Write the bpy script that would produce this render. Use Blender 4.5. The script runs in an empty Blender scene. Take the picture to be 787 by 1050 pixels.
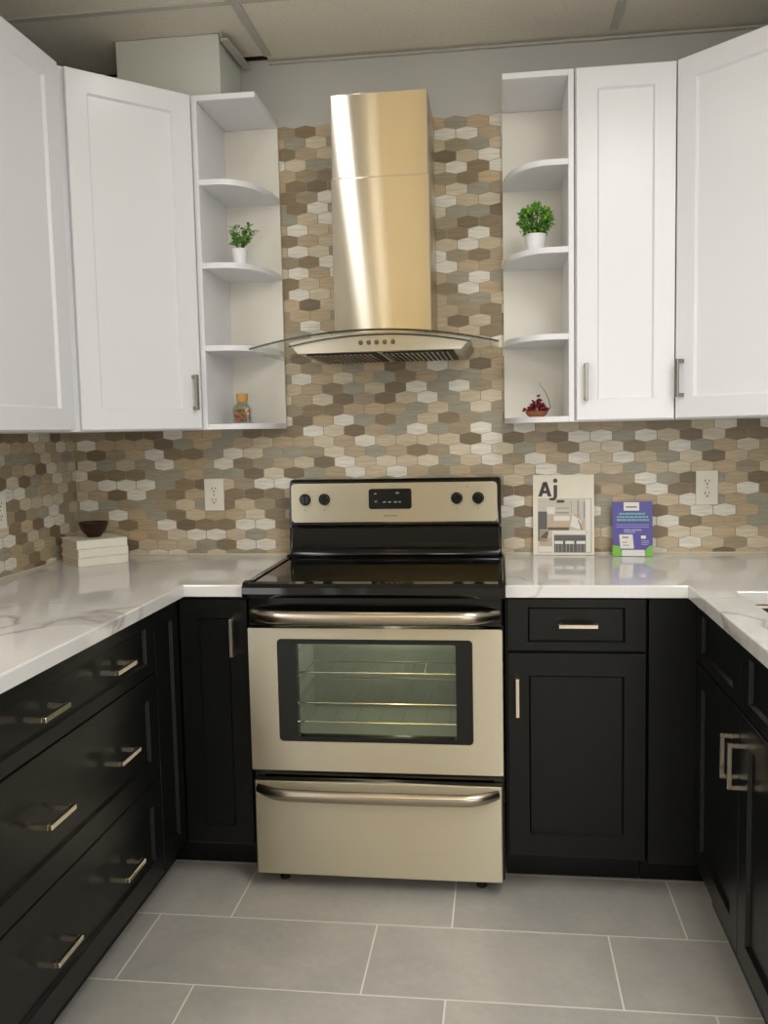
import bpy, bmesh, math, random
from mathutils import Matrix, Vector
random.seed(7)
C = bpy.context.scene.collection
PI = math.pi

# ------------------------------------------------------------------ materials
def lin(c):
    out = []
    for v in c[:3]:
        v = v / 255.0
        out.append(v / 12.92 if v <= 0.04045 else ((v + 0.055) / 1.055) ** 2.4)
    return (out[0], out[1], out[2], 1.0)

class NB:
    """small helper that wires shader nodes"""
    def __init__(s, name):
        s.m = bpy.data.materials.new(name); s.m.use_nodes = True
        s.t = s.m.node_tree; s.t.nodes.clear()
        s.out = s.t.nodes.new('ShaderNodeOutputMaterial')
    def n(s, kind, **kw):
        nd = s.t.nodes.new(kind)
        for k, v in kw.items(): setattr(nd, k, v)
        return nd
    def put(s, sock, v):
        if isinstance(v, bpy.types.NodeSocket): s.t.links.new(v, sock)
        else: sock.default_value = v
    def math(s, op, a, b=None, c=None):
        nd = s.n('ShaderNodeMath', operation=op)
        s.put(nd.inputs[0], a)
        if b is not None: s.put(nd.inputs[1], b)
        if c is not None: s.put(nd.inputs[2], c)
        return nd.outputs[0]
    def mix(s, f, a, b):
        nd = s.n('ShaderNodeMix', data_type='RGBA')
        s.put(nd.inputs[0], f); s.put(nd.inputs[6], a); s.put(nd.inputs[7], b)
        return nd.outputs[2]
    def mixf(s, f, a, b):
        nd = s.n('ShaderNodeMix', data_type='FLOAT')
        s.put(nd.inputs[0], f); s.put(nd.inputs[2], a); s.put(nd.inputs[3], b)
        return nd.outputs[0]
    def pos(s):
        nd = s.n('ShaderNodeTexCoord'); sp = s.n('ShaderNodeSeparateXYZ')
        s.t.links.new(nd.outputs['Object'], sp.inputs[0])
        return nd.outputs['Object'], sp.outputs
    def comb(s, x, y, z):
        nd = s.n('ShaderNodeCombineXYZ')
        s.put(nd.inputs[0], x); s.put(nd.inputs[1], y); s.put(nd.inputs[2], z)
        return nd.outputs[0]
    def noise(s, vec, scale, detail=4, rough=.55, dist=0):
        nd = s.n('ShaderNodeTexNoise')
        if vec is not None: s.put(nd.inputs['Vector'], vec)
        nd.inputs['Scale'].default_value = scale; nd.inputs['Detail'].default_value = detail
        nd.inputs['Roughness'].default_value = rough; nd.inputs['Distortion'].default_value = dist
        return nd.outputs[0]
    def ramp(s, f, stops, interp='LINEAR'):
        nd = s.n('ShaderNodeValToRGB'); nd.color_ramp.interpolation = interp
        e = nd.color_ramp.elements
        while len(e) > 1: e.remove(e[-1])
        e[0].position = stops[0][0]; e[0].color = stops[0][1]
        for p, c in stops[1:]:
            k = e.new(p); k.color = c
        s.put(nd.inputs[0], f)
        return nd.outputs[0]
    def bump(s, h, strength=.3, dist=.001):
        nd = s.n('ShaderNodeBump'); nd.inputs['Strength'].default_value = strength
        nd.inputs['Distance'].default_value = dist; s.put(nd.inputs['Height'], h)
        return nd.outputs[0]
    def bsdf(s, color, rough=.5, metal=0, spec=.5, normal=None, **kw):
        nd = s.n('ShaderNodeBsdfPrincipled')
        s.put(nd.inputs['Base Color'], color); s.put(nd.inputs['Roughness'], rough)
        s.put(nd.inputs['Metallic'], metal); s.put(nd.inputs['Specular IOR Level'], spec)
        if normal is not None: s.put(nd.inputs['Normal'], normal)
        for k, v in kw.items(): s.put(nd.inputs[k.replace('_', ' ')], v)
        s.t.links.new(nd.outputs[0], s.out.inputs[0])
        return nd

def plain(name, rgb, rough=.5, metal=0, spec=.5, var=.04, scale=30, **kw):
    b = NB(name); v, _ = b.pos()
    f = b.noise(v, scale)
    c = lin(rgb)
    lo = tuple(x * (1 - var) for x in c[:3]) + (1,); hi = tuple(min(1, x * (1 + var)) for x in c[:3]) + (1,)
    b.bsdf(b.mix(f, lo, hi), rough, metal, spec, **kw)
    return b.m

def steel(name, rgb, rough=.26, aniso=.75, rot=0.0, axis='Z'):
    b = NB(name); v, xyz = b.pos()
    vv = b.comb(b.math('MULTIPLY', xyz[0], 3.0), b.math('MULTIPLY', xyz[1], 3.0), b.math('MULTIPLY', xyz[2], 400.0))
    f = b.noise(vv, 1.0, 2)
    c = lin(rgb)
    col = b.mix(f, tuple(x * .93 for x in c[:3]) + (1,), tuple(x * 1.04 for x in c[:3]) + (1,))
    tg = b.n('ShaderNodeTangent', direction_type='RADIAL', axis=axis)
    b.bsdf(col, rough, 1.0, .5, Anisotropic=aniso, Anisotropic_Rotation=rot, Tangent=tg.outputs[0])
    return b.m

def steel_streak(name, rgb, rough=.25, aniso=.85, rot=0.):
    b = NB(name); v, xyz = b.pos()
    f = b.noise(b.comb(b.math('MULTIPLY', xyz[0], 3.0), b.math('MULTIPLY', xyz[1], 3.0), b.math('MULTIPLY', xyz[2], 400.0)), 1.0, 2)
    c = lin(rgb)
    g = b.n('ShaderNodeBsdfAnisotropic')
    b.put(g.inputs['Color'], b.mix(f, tuple(x * .96 for x in c[:3]) + (1,), c)); b.put(g.inputs['Roughness'], rough)
    b.put(g.inputs['Anisotropy'], aniso); b.put(g.inputs['Rotation'], rot)
    tg = b.n('ShaderNodeTangent', direction_type='RADIAL', axis='Z'); b.put(g.inputs['Tangent'], tg.outputs[0])
    b.t.links.new(g.outputs[0], b.out.inputs[0])
    return b.m

PALETTE = [(0, (230, 226, 216)), (.19, (204, 190, 164)), (.31, (186, 168, 140)), (.43, (164, 151, 128)), (.55, (143, 127, 102)),
           (.66, (163, 159, 143)), (.78, (216, 206, 184)), (.87, (128, 112, 90)), (.94, (196, 175, 145))]
def mosaic(name, axis, ztop, wid=.0748, pit=.0371, ox=0., oz=0.):
    b = NB(name); v, xyz = b.pos()
    px = b.math('DIVIDE', b.math('ADD', xyz[axis], 10 * wid + ox), wid)
    pz = b.math('DIVIDE', b.math('ADD', xyz[2], oz), pit)
    sl = .44
    def cand(dx, dz):
        ax = b.math('SUBTRACT', px, dx); az = b.math('SUBTRACT', pz, dz)
        cx = b.math('FLOOR', b.math('ADD', ax, .5))
        cz = b.math('MULTIPLY', b.math('FLOOR', b.math('ADD', b.math('MULTIPLY', az, .5), .5)), 2.0)
        rx = b.math('ABSOLUTE', b.math('SUBTRACT', ax, cx)); rz = b.math('ABSOLUTE', b.math('SUBTRACT', az, cz))
        n1 = b.math('MULTIPLY', rx, 2.0)
        n2 = b.math('DIVIDE', b.math('ADD', rz, b.math('MULTIPLY', rx, sl)), .5 + .25 * sl)
        return b.math('MAXIMUM', n1, n2), b.math('ADD', cx, dx), b.math('ADD', cz, dz)
    na, ax, az = cand(0, 0); nb, bx, bz = cand(.5, 1)
    sel = b.math('LESS_THAN', nb, na)
    N = b.math('MINIMUM', na, nb); ix = b.mixf(sel, ax, bx); iz = b.mixf(sel, az, bz)
    wn = b.n('ShaderNodeTexWhiteNoise', noise_dimensions='2D')
    b.put(wn.inputs['Vector'], b.comb(ix, iz, 0.0))
    col = b.ramp(wn.outputs[0], [(p, lin(c)) for p, c in PALETTE], 'CONSTANT')
    # horizontal grain inside each piece
    gv = b.comb(b.math('MULTIPLY', xyz[axis], 14.0), b.math('MULTIPLY', ix, 7.3), b.math('ADD', b.math('MULTIPLY', xyz[2], 170.0), b.math('MULTIPLY', iz, 3.7)))
    g = b.noise(gv, 1.0, 3, .6)
    g2 = b.ramp(g, [(.3, (.80, .80, .79, 1)), (.7, (1.08, 1.07, 1.06, 1))])
    mul = b.n('ShaderNodeMix', data_type='RGBA', blend_type='MULTIPLY'); mul.inputs[0].default_value = 1
    b.put(mul.inputs[6], col); b.put(mul.inputs[7], g2)
    grout = b.math('GREATER_THAN', N, .965)
    col = b.mix(grout, mul.outputs[2], lin((158, 146, 124)))
    paint = b.math('GREATER_THAN', b.math('MULTIPLY', iz, pit), ztop + oz)
    rough = b.mixf(paint, b.mixf(grout, .33, .8), .7)
    col = b.mix(paint, col, lin((190, 190, 186)))
    h = b.math('MULTIPLY', b.math('SUBTRACT', 1.0, grout), b.math('SUBTRACT', 1.0, paint))
    b.bsdf(col, rough, 0, .4, b.bump(h, .35, .0015))
    return b.m

def floor_mat():
    b = NB('grey_floor_tile'); v, xyz = b.pos()
    T, L, y0 = .312, .6239, -.823
    r = b.math('DIVIDE', b.math('SUBTRACT', xyz[1], y0), T)
    row = b.math('FLOOR', r)
    par = b.math('FLOORED_MODULO', row, 2.0)
    off = b.mixf(par, -.378, -.584)       # even rows, odd rows
    q = b.math('DIVIDE', b.math('SUBTRACT', xyz[0], off), L)
    colm = b.math('FLOOR', q)
    fy = b.math('ABSOLUTE', b.math('SUBTRACT', b.math('FRACT', r), .5))
    fx = b.math('ABSOLUTE', b.math('SUBTRACT', b.math('FRACT', q), .5))
    g = b.math('MAXIMUM', b.math('GREATER_THAN', fy, .5 - .0022 / T), b.math('GREATER_THAN', fx, .5 - .0022 / L))
    wn = b.n('ShaderNodeTexWhiteNoise', noise_dimensions='2D'); b.put(wn.inputs['Vector'], b.comb(row, colm, 0.0))
    nv = b.comb(b.math('ADD', xyz[0], b.math('MULTIPLY', wn.outputs[0], 9.0)), xyz[1], b.math('MULTIPLY', wn.outputs[0], 5.0))
    f = b.noise(nv, 3.2, 6, .6, .4)
    f2 = b.noise(v, 45, 3)
    f = b.math('ADD', b.math('MULTIPLY', f, .8), b.math('MULTIPLY', f2, .2))
    base = b.ramp(f, [(.32, lin((163, 161, 157))), (.52, lin((177, 174, 168))), (.70, lin((190, 186, 178)))])
    col = b.mix(g, base, lin((228, 223, 211)))
    b.bsdf(col, b.mixf(g, .42, .8), 0, .4, b.bump(b.math('SUBTRACT', 1.0, g), .25, .001))
    return b.m

def quartz_mat():
    b = NB('white_veined_quartz'); v, xyz = b.pos()
    w = b.noise(v, 1.7, 5, .6)
    ws = b.n('ShaderNodeVectorMath', operation='MULTIPLY_ADD')
    wn = b.n('ShaderNodeTexNoise'); b.put(wn.inputs['Vector'], v); wn.inputs['Scale'].default_value = 2.2; wn.inputs['Detail'].default_value = 5
    b.put(ws.inputs[0], wn.outputs['Color']); ws.inputs[1].default_value = (.55, .55, .55); b.put(ws.inputs[2], v)
    a = b.noise(ws.outputs[0], 1.9, 2, .5)
    d = b.math('ABSOLUTE', b.math('SUBTRACT', a, .5))
    vein = b.ramp(d, [(0, (1, 1, 1, 1)), (.006, (.55, .55, .55, 1)), (.022, (0, 0, 0, 1))])
    m2 = b.noise(v, 1.3, 2)
    vein = b.math('MULTIPLY', vein, b.ramp(m2, [(.42, (0, 0, 0, 1)), (.6, (1, 1, 1, 1))]))
    base = b.mix(b.noise(v, 4, 6, .6), lin((216, 215, 213)), lin((230, 229, 228)))
    col = b.mix(b.math('MULTIPLY', vein, .7), base, lin((150, 146, 142)))
    b.bsdf(col, .06, 0, .5)
    return b.m

def ceiling_mat():
    b = NB('speckled_ceiling_tile'); v, xyz = b.pos()
    f = b.noise(v, 90, 5, .7); g = b.noise(v, 260, 2)
    p = b.math('GREATER_THAN', b.noise(v, 140, 2, .5), .66)
    base = b.mix(f, lin((222, 216, 202)), lin((236, 230, 217)))
    col = b.mix(b.math('MULTIPLY', p, .5), base, lin((150, 146, 136)))
    b.bsdf(col, .9, 0, .1, b.bump(b.math('ADD', f, g), .5, .002))
    return b.m

def black_paint(name, rough):
    b = NB(name); v, xyz = b.pos()
    f = b.noise(b.comb(b.math('MULTIPLY', xyz[0], 6.0), b.math('MULTIPLY', xyz[1], 6.0), b.math('MULTIPLY', xyz[2], 2.0)), 4, 4)
    b.bsdf(b.mix(f, (.0035, .0042, .0042, 1), (.0058, .0062, .0058, 1)), b.mixf(f, rough - .03, rough + .04), 0, .27)
    return b.m

def glass_mat(name, tint, refl=1.0):
    b = NB(name)
    tr = b.n('ShaderNodeBsdfTransparent'); tr.inputs[0].default_value = tint
    gl = b.n('ShaderNodeBsdfGlossy'); gl.inputs['Roughness'].default_value = .02; gl.inputs[0].default_value = (.95, .97, .96, 1)
    fr = b.n('ShaderNodeFresnel'); fr.inputs[0].default_value = 1.5
    mx = b.n('ShaderNodeMixShader'); b.put(mx.inputs[0], b.math('MINIMUM', b.math('MULTIPLY', fr.outputs[0], refl), .6))
    b.t.links.new(tr.outputs[0], mx.inputs[1]); b.t.links.new(gl.outputs[0], mx.inputs[2])
    b.t.links.new(mx.outputs[0], b.out.inputs[0])
    return b.m

def wood_mat(name, c1, c2, rough=.5):
    b = NB(name); v, xyz = b.pos()
    vv = b.comb(b.math('MULTIPLY', xyz[0], 14.0), b.math('MULTIPLY', xyz[1], 14.0), b.math('MULTIPLY', xyz[2], 1.4))
    f = b.noise(vv, 1.5, 5, .6, .6)
    b.bsdf(b.mix(f, lin(c1), lin(c2)), rough, 0, .35)
    return b.m

M = {}
M['white'] = plain('white_cabinet_paint', (234, 235, 240), .30, 0, .45, .01)
M['white_lit_warm'] = plain('white_paint_lit_warm', (231, 228, 219), .4, 0, .4, .01)  # same white paint, creamy light inside the shelves put into the colour
M['black'] = black_paint('black_cabinet_paint', .30)
M['nickel'] = plain('dim_reflection_nickel', (150, 147, 138), .30, 1.0, .5, .05, 200)  # same metal as the lower pulls, duller reflections put into the colour
M['nickel_reflect_bright'] = plain('bright_reflection_nickel', (226, 216, 198), .22, 1.0, .5, .05, 200)  # same metal again, brighter reflections on the lower pulls put into the colour
M['quartz'] = quartz_mat()
M['floor'] = floor_mat()
M['ceil'] = ceiling_mat()
M['tbar'] = plain('ceiling_grid_metal', (190, 187, 178), .5, 0, .4)
M['wall'] = plain('grey_wall_paint', (186, 189, 188), .7, 0, .3, .02, 8)
M['chase'] = plain('pale_grey_chase_paint', (212, 214, 208), .7, 0, .3, .02, 8)
M['tile_x'] = mosaic('mosaic_back', 0, 2.428, ox=.012, oz=.006)
M['tile_y'] = mosaic('mosaic_side', 1, 2.428, ox=.03, oz=.006)
M['caulk'] = plain('cream_caulk', (214, 205, 180), .6)
M['steel'] = steel('brushed_steel', (204, 198, 180), .44, .9, .25)
M['steel_hood'] = steel_streak('polished_steel_hood', (226, 220, 208), .25, .85, 0)
M['steel_dark'] = plain('dark_steel_trim', (92, 88, 80), .3, 1.0)
M['steel_handle'] = plain('smooth_steel', (176, 166, 150), .25, 1.0, .5, .03, 80)
M['enamel'] = plain('black_enamel', (8, 9, 10), .12, 0, .4)
M['matt_black'] = plain('matt_black', (12, 12, 12), .6)
M['cooktop'] = plain('black_ceramic_glass', (7, 8, 9), .05, 0, .6)
M['ring'] = plain('burner_ring_print', (58, 60, 60), .2)
M['oven_in'] = plain('oven_enamel', (142, 148, 130), .5, 0, .4, .25, 6)
M['rack'] = plain('chrome_wire', (225, 225, 215), .15, 1.0)
M['glass'] = glass_mat('canopy_glass', (.94, .955, .94, 1), .3)
M['oven_glass'] = glass_mat('oven_door_glass', (.72, .76, .72, 1), 1.6)
M['glass_edge'] = plain('dark_glass_edge', (38, 24, 18), .2)
M['jar_glass'] = glass_mat('jar_glass', (.88, .92, .9, 1), 1.2)
M['plastic'] = plain('white_plastic', (232, 228, 216), .4)
M['slot'] = plain('dark_slot', (70, 62, 52), .6)
M['pot'] = plain('white_ceramic', (236, 236, 240), .25)
M['soil'] = plain('dark_soil', (70, 60, 40), .9)
M['stem'] = plain('green_stem', (70, 110, 40), .6)
def leaf_mat(name, c1, c2, c3):
    b = NB(name); v, xyz = b.pos()
    f = b.noise(v, 70, 2); b.bsdf(b.ramp(f, [(.3, lin(c1)), (.5, lin(c2)), (.68, lin(c3))]), .45, 0, .4)
    return b.m
M['leaf'] = leaf_mat('leaf_green', (50, 106, 38), (102, 164, 66), (178, 210, 114))
M['leaf_ball'] = leaf_mat('boxwood_green', (46, 100, 34), (98, 158, 56), (168, 204, 96))
M['bowl'] = wood_mat('dark_bowl_wood', (34, 19, 10), (64, 38, 22), .3)
M['cork'] = wood_mat('cork', (190, 140, 80), (214, 170, 108), .8)
def mixfill():
    b = NB('dried_flower_mix'); v, xyz = b.pos()
    vo = b.n('ShaderNodeTexVoronoi'); b.put(vo.inputs['Vector'], v); vo.inputs['Scale'].default_value = 95
    sp = b.n('ShaderNodeSeparateColor'); b.t.links.new(vo.outputs['Color'], sp.inputs[0])
    b.bsdf(b.ramp(sp.outputs[0], [(0, lin((70, 72, 52))), (.25, lin((206, 120, 92))), (.45, lin((226, 206, 170))), (.62, lin((110, 104, 80))), (.8, lin((190, 84, 70)))], 'CONSTANT'), .8)
    return b.m
M['mixfill'] = mixfill()
M['boat_red'] = plain('maroon_petals', (120, 34, 48), .6, 0, .4, .3, 90)
M['boat_wood'] = wood_mat('orange_brown_wood', (126, 76, 50), (158, 104, 72), .5)
M['twig'] = plain('olive_twig', (132, 128, 96), .6)
M['cover'] = plain('white_book_cover', (242, 239, 228), .45)
M['page'] = plain('cream_pages', (226, 216, 192), .8)
M['paper'] = plain('magazine_paper', (228, 222, 206), .35)
M['ink'] = plain('dark_grey_ink', (62, 58, 58), .5)
M['ph_grey'] = plain('printed_light_grey', (196, 190, 178), .35)
M['ph_tan'] = plain('printed_tan', (192, 172, 150), .35)
M['ph_dark'] = plain('printed_dark_grey', (92, 90, 92), .35)
M['ph_brown'] = plain('printed_brown', (104, 84, 70), .35)
M['ph_mid'] = plain('printed_mid_grey', (150, 146, 142), .35)
M['ph_white'] = plain('printed_white', (222, 220, 214), .35)
M['purple'] = plain('purple_print', (86, 80, 158), .35, 0, .4, .08, 14)
M['pr_text'] = plain('teal_green_print', (112, 176, 168), .35)
M['pr_pale'] = plain('pale_violet_print', (150, 152, 206), .35)
M['lime'] = plain('lime_green_print', (118, 184, 58), .35)
M['sink'] = steel('sink_steel', (120, 110, 98), .3, .3)
M['dark'] = plain('dark_plenum', (34, 26, 20), .9)
M['rear_wall'] = plain('rear_wall_paint', (176, 170, 152), .8)
M['reflection_wood'] = wood_mat('gold_reflection_wood', (222, 184, 96), (236, 204, 126), .6)  # for the unseen panel mirrored in the hood
M['reflection_white'] = plain('white_reflection_paint', (245, 245, 245), .5)  # plain white for the unseen strips mirrored in the hood

# ------------------------------------------------------------------ mesh helpers
MAT = {}          # world matrix of every thing root
def empty(name, label, cat, loc=(0, 0, 0), rotz=0., group=None):
    o = bpy.data.objects.new(name, None); C.objects.link(o)
    o.empty_display_size = .05
    o.location = loc; o.rotation_euler = (0, 0, rotz)
    o['label'] = label; o['category'] = cat
    if group: o['group'] = group
    MAT[o.name] = Matrix.Translation(Vector(loc)) @ Matrix.Rotation(rotz, 4, 'Z')
    return o
def obj(name, bm, mats, parent=None, world=False, smooth=None):
    if not isinstance(mats, (list, tuple)): mats = [mats]
    root = parent
    while root is not None and root.parent is not None: root = root.parent
    if world and root is not None:
        bmesh.ops.transform(bm, matrix=MAT[root.name].inverted(), verts=bm.verts)
    bmesh.ops.recalc_face_normals(bm, faces=bm.faces)
    me = bpy.data.meshes.new(name); 
    if smooth:
        for f in bm.faces: f.smooth = True
    bm.to_mesh(me); bm.free()
    if smooth and smooth is not True: me.set_sharp_from_angle(angle=math.radians(smooth))
    for m in mats: me.materials.append(m)
    o = bpy.data.objects.new(name, me); C.objects.link(o)
    if parent is not None: o.parent = parent
    return o
def rebase(o):
    """put a single-mesh thing's origin at the centre of its base"""
    vs = [v.co for v in o.data.vertices]
    c = Vector(((min(v.x for v in vs) + max(v.x for v in vs)) / 2, (min(v.y for v in vs) + max(v.y for v in vs)) / 2, min(v.z for v in vs)))
    o.data.transform(Matrix.Translation(-c)); o.location = o.location + c
def tag(o, label, cat, group=None):
    o['label'] = label; o['category'] = cat
    if group: o['group'] = group
    return o
def struct(name, bm, mats, **kw):
    o = obj(name, bm, mats, **kw); o['kind'] = 'structure'; return o
def BM(): return bmesh.new()
def box(bm, x0, x1, y0, y1, z0, z1, bev=0., seg=1, mi=0):
    vs = [bm.verts.new((x, y, z)) for x in (x0, x1) for y in (y0, y1) for z in (z0, z1)]
    q = [(0, 1, 3, 2), (4, 6, 7, 5), (0, 4, 5, 1), (2, 3, 7, 6), (0, 2, 6, 4), (1, 5, 7, 3)]
    fs = [bm.faces.new([vs[i] for i in f]) for f in q]
    for f in fs: f.material_index = mi
    if bev > 0:
        es = list({e for f in fs for e in f.edges})
        r = bmesh.ops.bevel(bm, geom=es, offset=bev, segments=seg, affect='EDGES', profile=.5)
        for f in r['faces']: f.material_index = mi
    return bm
def prism(bm, pts, z0, z1, axis='z', mi=0):
    """extruded polygon; pts in the two other axes (x,y) for z, (x,z) for y, (y,z) for x"""
    def P(a, b, c):
        return {'z': (a, b, c), 'y': (a, c, b), 'x': (c, a, b)}[axis]
    lo = [bm.verts.new(P(a, b, z0)) for a, b in pts]; hi = [bm.verts.new(P(a, b, z1)) for a, b in pts]
    n = len(pts); fs = [bm.faces.new(lo[::-1]), bm.faces.new(hi)]
    for i in range(n): fs.append(bm.faces.new((lo[i], lo[(i + 1) % n], hi[(i + 1) % n], hi[i])))
    for f in fs: f.material_index = mi
    return fs
def lathe(bm, prof, cx=0, cy=0, cz=0, n=24, mi=0, cap=True):
    rings = []
    for r, z in prof:
        rings.append([bm.verts.new((cx + r * math.cos(2 * PI * k / n), cy + r * math.sin(2 * PI * k / n), cz + z)) for k in range(n)])
    for a, b in zip(rings, rings[1:]):
        for k in range(n):
            f = bm.faces.new((a[k], a[(k + 1) % n], b[(k + 1) % n], b[k])); f.material_index = mi
    if cap:
        bm.faces.new(rings[0][::-1]).material_index = mi; bm.faces.new(rings[-1]).material_index = mi
def tube(bm, pts, r, n=10, mi=0, sy=1.0):
    """tube through 3D points; r float or list; sy squashes the section vertically"""
    pts = [Vector(p) for p in pts]; rings = []
    for i, p in enumerate(pts):
        d = (pts[min(i + 1, len(pts) - 1)] - pts[max(i - 1, 0)]).normalized()
        ref = Vector((0, 0, 1)) if abs(d.z) < .9 else Vector((1, 0, 0))
        a = d.cross(ref).normalized(); b = a.cross(d).normalized()
        rr = r[i] if isinstance(r, (list, tuple)) else r
        rings.append([bm.verts.new(p + a * rr * math.cos(2 * PI * k / n) + b * rr * sy * math.sin(2 * PI * k / n)) for k in range(n)])
    for a, b in zip(rings, rings[1:]):
        for k in range(n): bm.faces.new((a[k], a[(k + 1) % n], b[(k + 1) % n], b[k])).material_index = mi
    bm.faces.new(rings[0][::-1]).material_index = mi; bm.faces.new(rings[-1]).material_index = mi
def quad(bm, a, b, c, d, mi=0):
    f = bm.faces.new([bm.verts.new(p) for p in (a, b, c, d)]); f.material_index = mi; return f
def rrect(x0, x1, z0, z1, r, n=6):
    out = []
    for cx, cz, a0 in ((x1 - r, z1 - r, 0), (x0 + r, z1 - r, PI / 2), (x0 + r, z0 + r, PI), (x1 - r, z0 + r, 1.5 * PI)):
        for k in range(n + 1):
            a = a0 + PI / 2 * k / n; out.append((cx + r * math.cos(a), cz + r * math.sin(a)))
    return out
def shaker(x0, x1, z0, z1, rail=.058, t=.020, yb=0., rail_z=None):
    """shaker front: flat frame, stepped bead, recessed panel. Front faces local -y, back at yb"""
    bm = BM(); rz = rail_z or rail
    rings = [(0, 0, 0), (0, 0, t - .002), (.002, .002, t), (rail, rz, t), (rail + .0012, rz + .0012, t - .0025), (rail + .0055, rz + .0055, t - .009)]
    R = []
    for ix, iz, d in rings:
        R.append([bm.verts.new(p) for p in ((x0 + ix, yb - d, z0 + iz), (x1 - ix, yb - d, z0 + iz), (x1 - ix, yb - d, z1 - iz), (x0 + ix, yb - d, z1 - iz))])
    bm.faces.new(R[0]); bm.faces.new(R[-1])
    for a, b in zip(R, R[1:]):
        for k in range(4): bm.faces.new((a[k], a[(k + 1) % 4], b[(k + 1) % 4], b[k]))
    return bm
def pull(cx, cz, y, vertical, L=.108, off=.042, s=.011):
    """square bar pull, front face of the door at local y"""
    bm = BM(); h = L / 2
    if vertical:
        box(bm, cx - s / 2, cx + s / 2, y - off, y - off + .010, cz - h, cz + h, .0012)
        for z in (cz - h, cz + h - s): box(bm, cx - s / 2, cx + s / 2, y - off + .010, y, z, z + s, 0)
    else:
        box(bm, cx - h, cx + h, y - off, y - off + .010, cz - s / 2, cz + s / 2, .0012)
        for x in (cx - h, cx + h - s): box(bm, x, x + s, y - off + .010, y, cz - s / 2, cz + s / 2, 0)
    return bm

# ------------------------------------------------------------------ dimensions (metres)
XL, XR = -1.18, 1.534          # side walls
ZC = 2.65                      # ceiling
CT = .920; CB = .885           # worktop top / underside
UB, UT = 1.378, 2.437          # wall cabinets bottom / top
RX = .0225                     # range centre
YR = -6.5

# ------------------------------------------------------------------ room shell
bm = BM(); quad(bm, (-3.6, YR, 0), (3.6, YR, 0), (3.6, .0, 0), (-3.6, 0, 0))
struct('floor', bm, M['floor'])
bm = BM(); quad(bm, (XL, 0, 0), (XR, 0, 0), (XR, 0, ZC), (XL, 0, ZC)); struct('wall_back', bm, M['tile_x'])
bm = BM(); quad(bm, (XL, 0, 0), (XL, -2.0, 0), (XL, -2.0, ZC), (XL, 0, ZC)); struct('wall_left', bm, M['tile_y'])
bm = BM(); quad(bm, (XR, 0, 0), (XR, -2.0, 0), (XR, -2.0, ZC), (XR, 0, ZC)); struct('wall_right', bm, M['wall'])
for nm, pts in (('wall_left_return', ((XL, -2.0), (-3.6, -2.0), (-3.6, YR))), ('wall_right_return', ((XR, -2.0), (3.6, -2.0), (3.6, YR)))):
    bm = BM()
    for a, b in zip(pts, pts[1:]): quad(bm, (a[0], a[1], 0), (b[0], b[1], 0), (b[0], b[1], ZC), (a[0], a[1], ZC))
    struct(nm, bm, M['wall'])
bm = BM(); quad(bm, (-1.6, YR, 0), (1.0, YR, 0), (1.0, YR, ZC), (-1.6, YR, ZC)); struct('wall_rear', bm, M['rear_wall'])
for nm, a, b in (('fill_window_1', -3.6, -1.6), ('fill_window_2', 1.0, 3.6)):       # unseen window frames, openings added so world light fills the room
    bm = BM()
    for x0, x1, z0, z1 in ((a, b, 0, .12), (a, b, ZC - .1, ZC), (a, a + .06, .12, ZC - .1), (b - .06, b, .12, ZC - .1), ((a + b) / 2 - .03, (a + b) / 2 + .03, .12, ZC - .1)):
        box(bm, x0, x1, YR - .03, YR + .03, z0, z1)
    struct(nm, bm, M['tbar'])
bm = BM(); box(bm, -.56, -.07, -4.24, -4.20, 1.50, ZC - .008); struct('trim_1', bm, M['reflection_wood'])  # unseen wood panel, added to give the chimney its gold reflection
bm = BM(); box(bm, -1.25, -1.13, YR + .002, YR + .05, 0, ZC - .01); box(bm, -.925, -.86, YR + .002, YR + .05, 0, ZC - .01); struct('trim_2', bm, M['reflection_white'])  # unseen white strips, added to show as pale stripes in the chimney steel
# ceiling with a gap beside the chase
hx0, hx1, hy0, hy1 = -.487, -.392, -.050, -.014
bm = BM()
xs = [-3.6, hx0, hx1, 3.6]; ys = [YR, hy0, hy1, 0]
for i in range(3):
    for j in range(3):
        if i == 1 and j == 1: continue
        quad(bm, (xs[i], ys[j], ZC), (xs[i + 1], ys[j], ZC), (xs[i + 1], ys[j + 1], ZC), (xs[i], ys[j + 1], ZC))
# dark void above the missing strip
d = ZC + .12
for a, b in (((hx0, hy0), (hx1, hy0)), ((hx1, hy0), (hx1, hy1)), ((hx1, hy1), (hx0, hy1)), ((hx0, hy1), (hx0, hy0))):
    quad(bm, (a[0], a[1], ZC), (b[0], b[1], ZC), (b[0], b[1], d), (a[0], a[1], d), 1)
quad(bm, (hx0, hy0, d), (hx1, hy0, d), (hx1, hy1, d), (hx0, hy1, d), 1)
struct('ceiling', bm, [M['ceil'], M['dark']])
# grid runners under the ceiling
k = 3
def runner(x0, x1, y0, y1, z0=ZC - .006, z1=ZC - .0005, m='tbar'):
    global k
    bm = BM(); box(bm, x0, x1, y0, y1, z0, z1); struct('trim_%d' % k, bm, M[m]); k += 1
for x in (-1.54, -.385, .769, 1.92): runner(x - .012, x + .012, YR, -.057)
for y in (-.445, -1.055, -1.665, -2.275, -2.885, -3.495): runner(-3.6, 3.6, y - .012, y + .012, ZC - .0055, ZC - .0004)
runner(-.392, XR, -.016, -.001, ZC - .014, ZC - .010)
runner(XL, -.86, -.016, -.001, ZC - .014, ZC - .010, 'dark')
# bent wall angle hanging beside the chase
bm = BM()
prism(bm, [(-.488, -.26), (-.462, -.26), (-.452, -.02), (-.478, -.02)], ZC - .030, ZC - .024)
prism(bm, [(-.488, -.26), (-.484, -.26), (-.474, -.02), (-.478, -.02)], ZC - .024, ZC - .004)
struct('trim_%d' % k, bm, M['tbar']); k += 1
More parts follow.
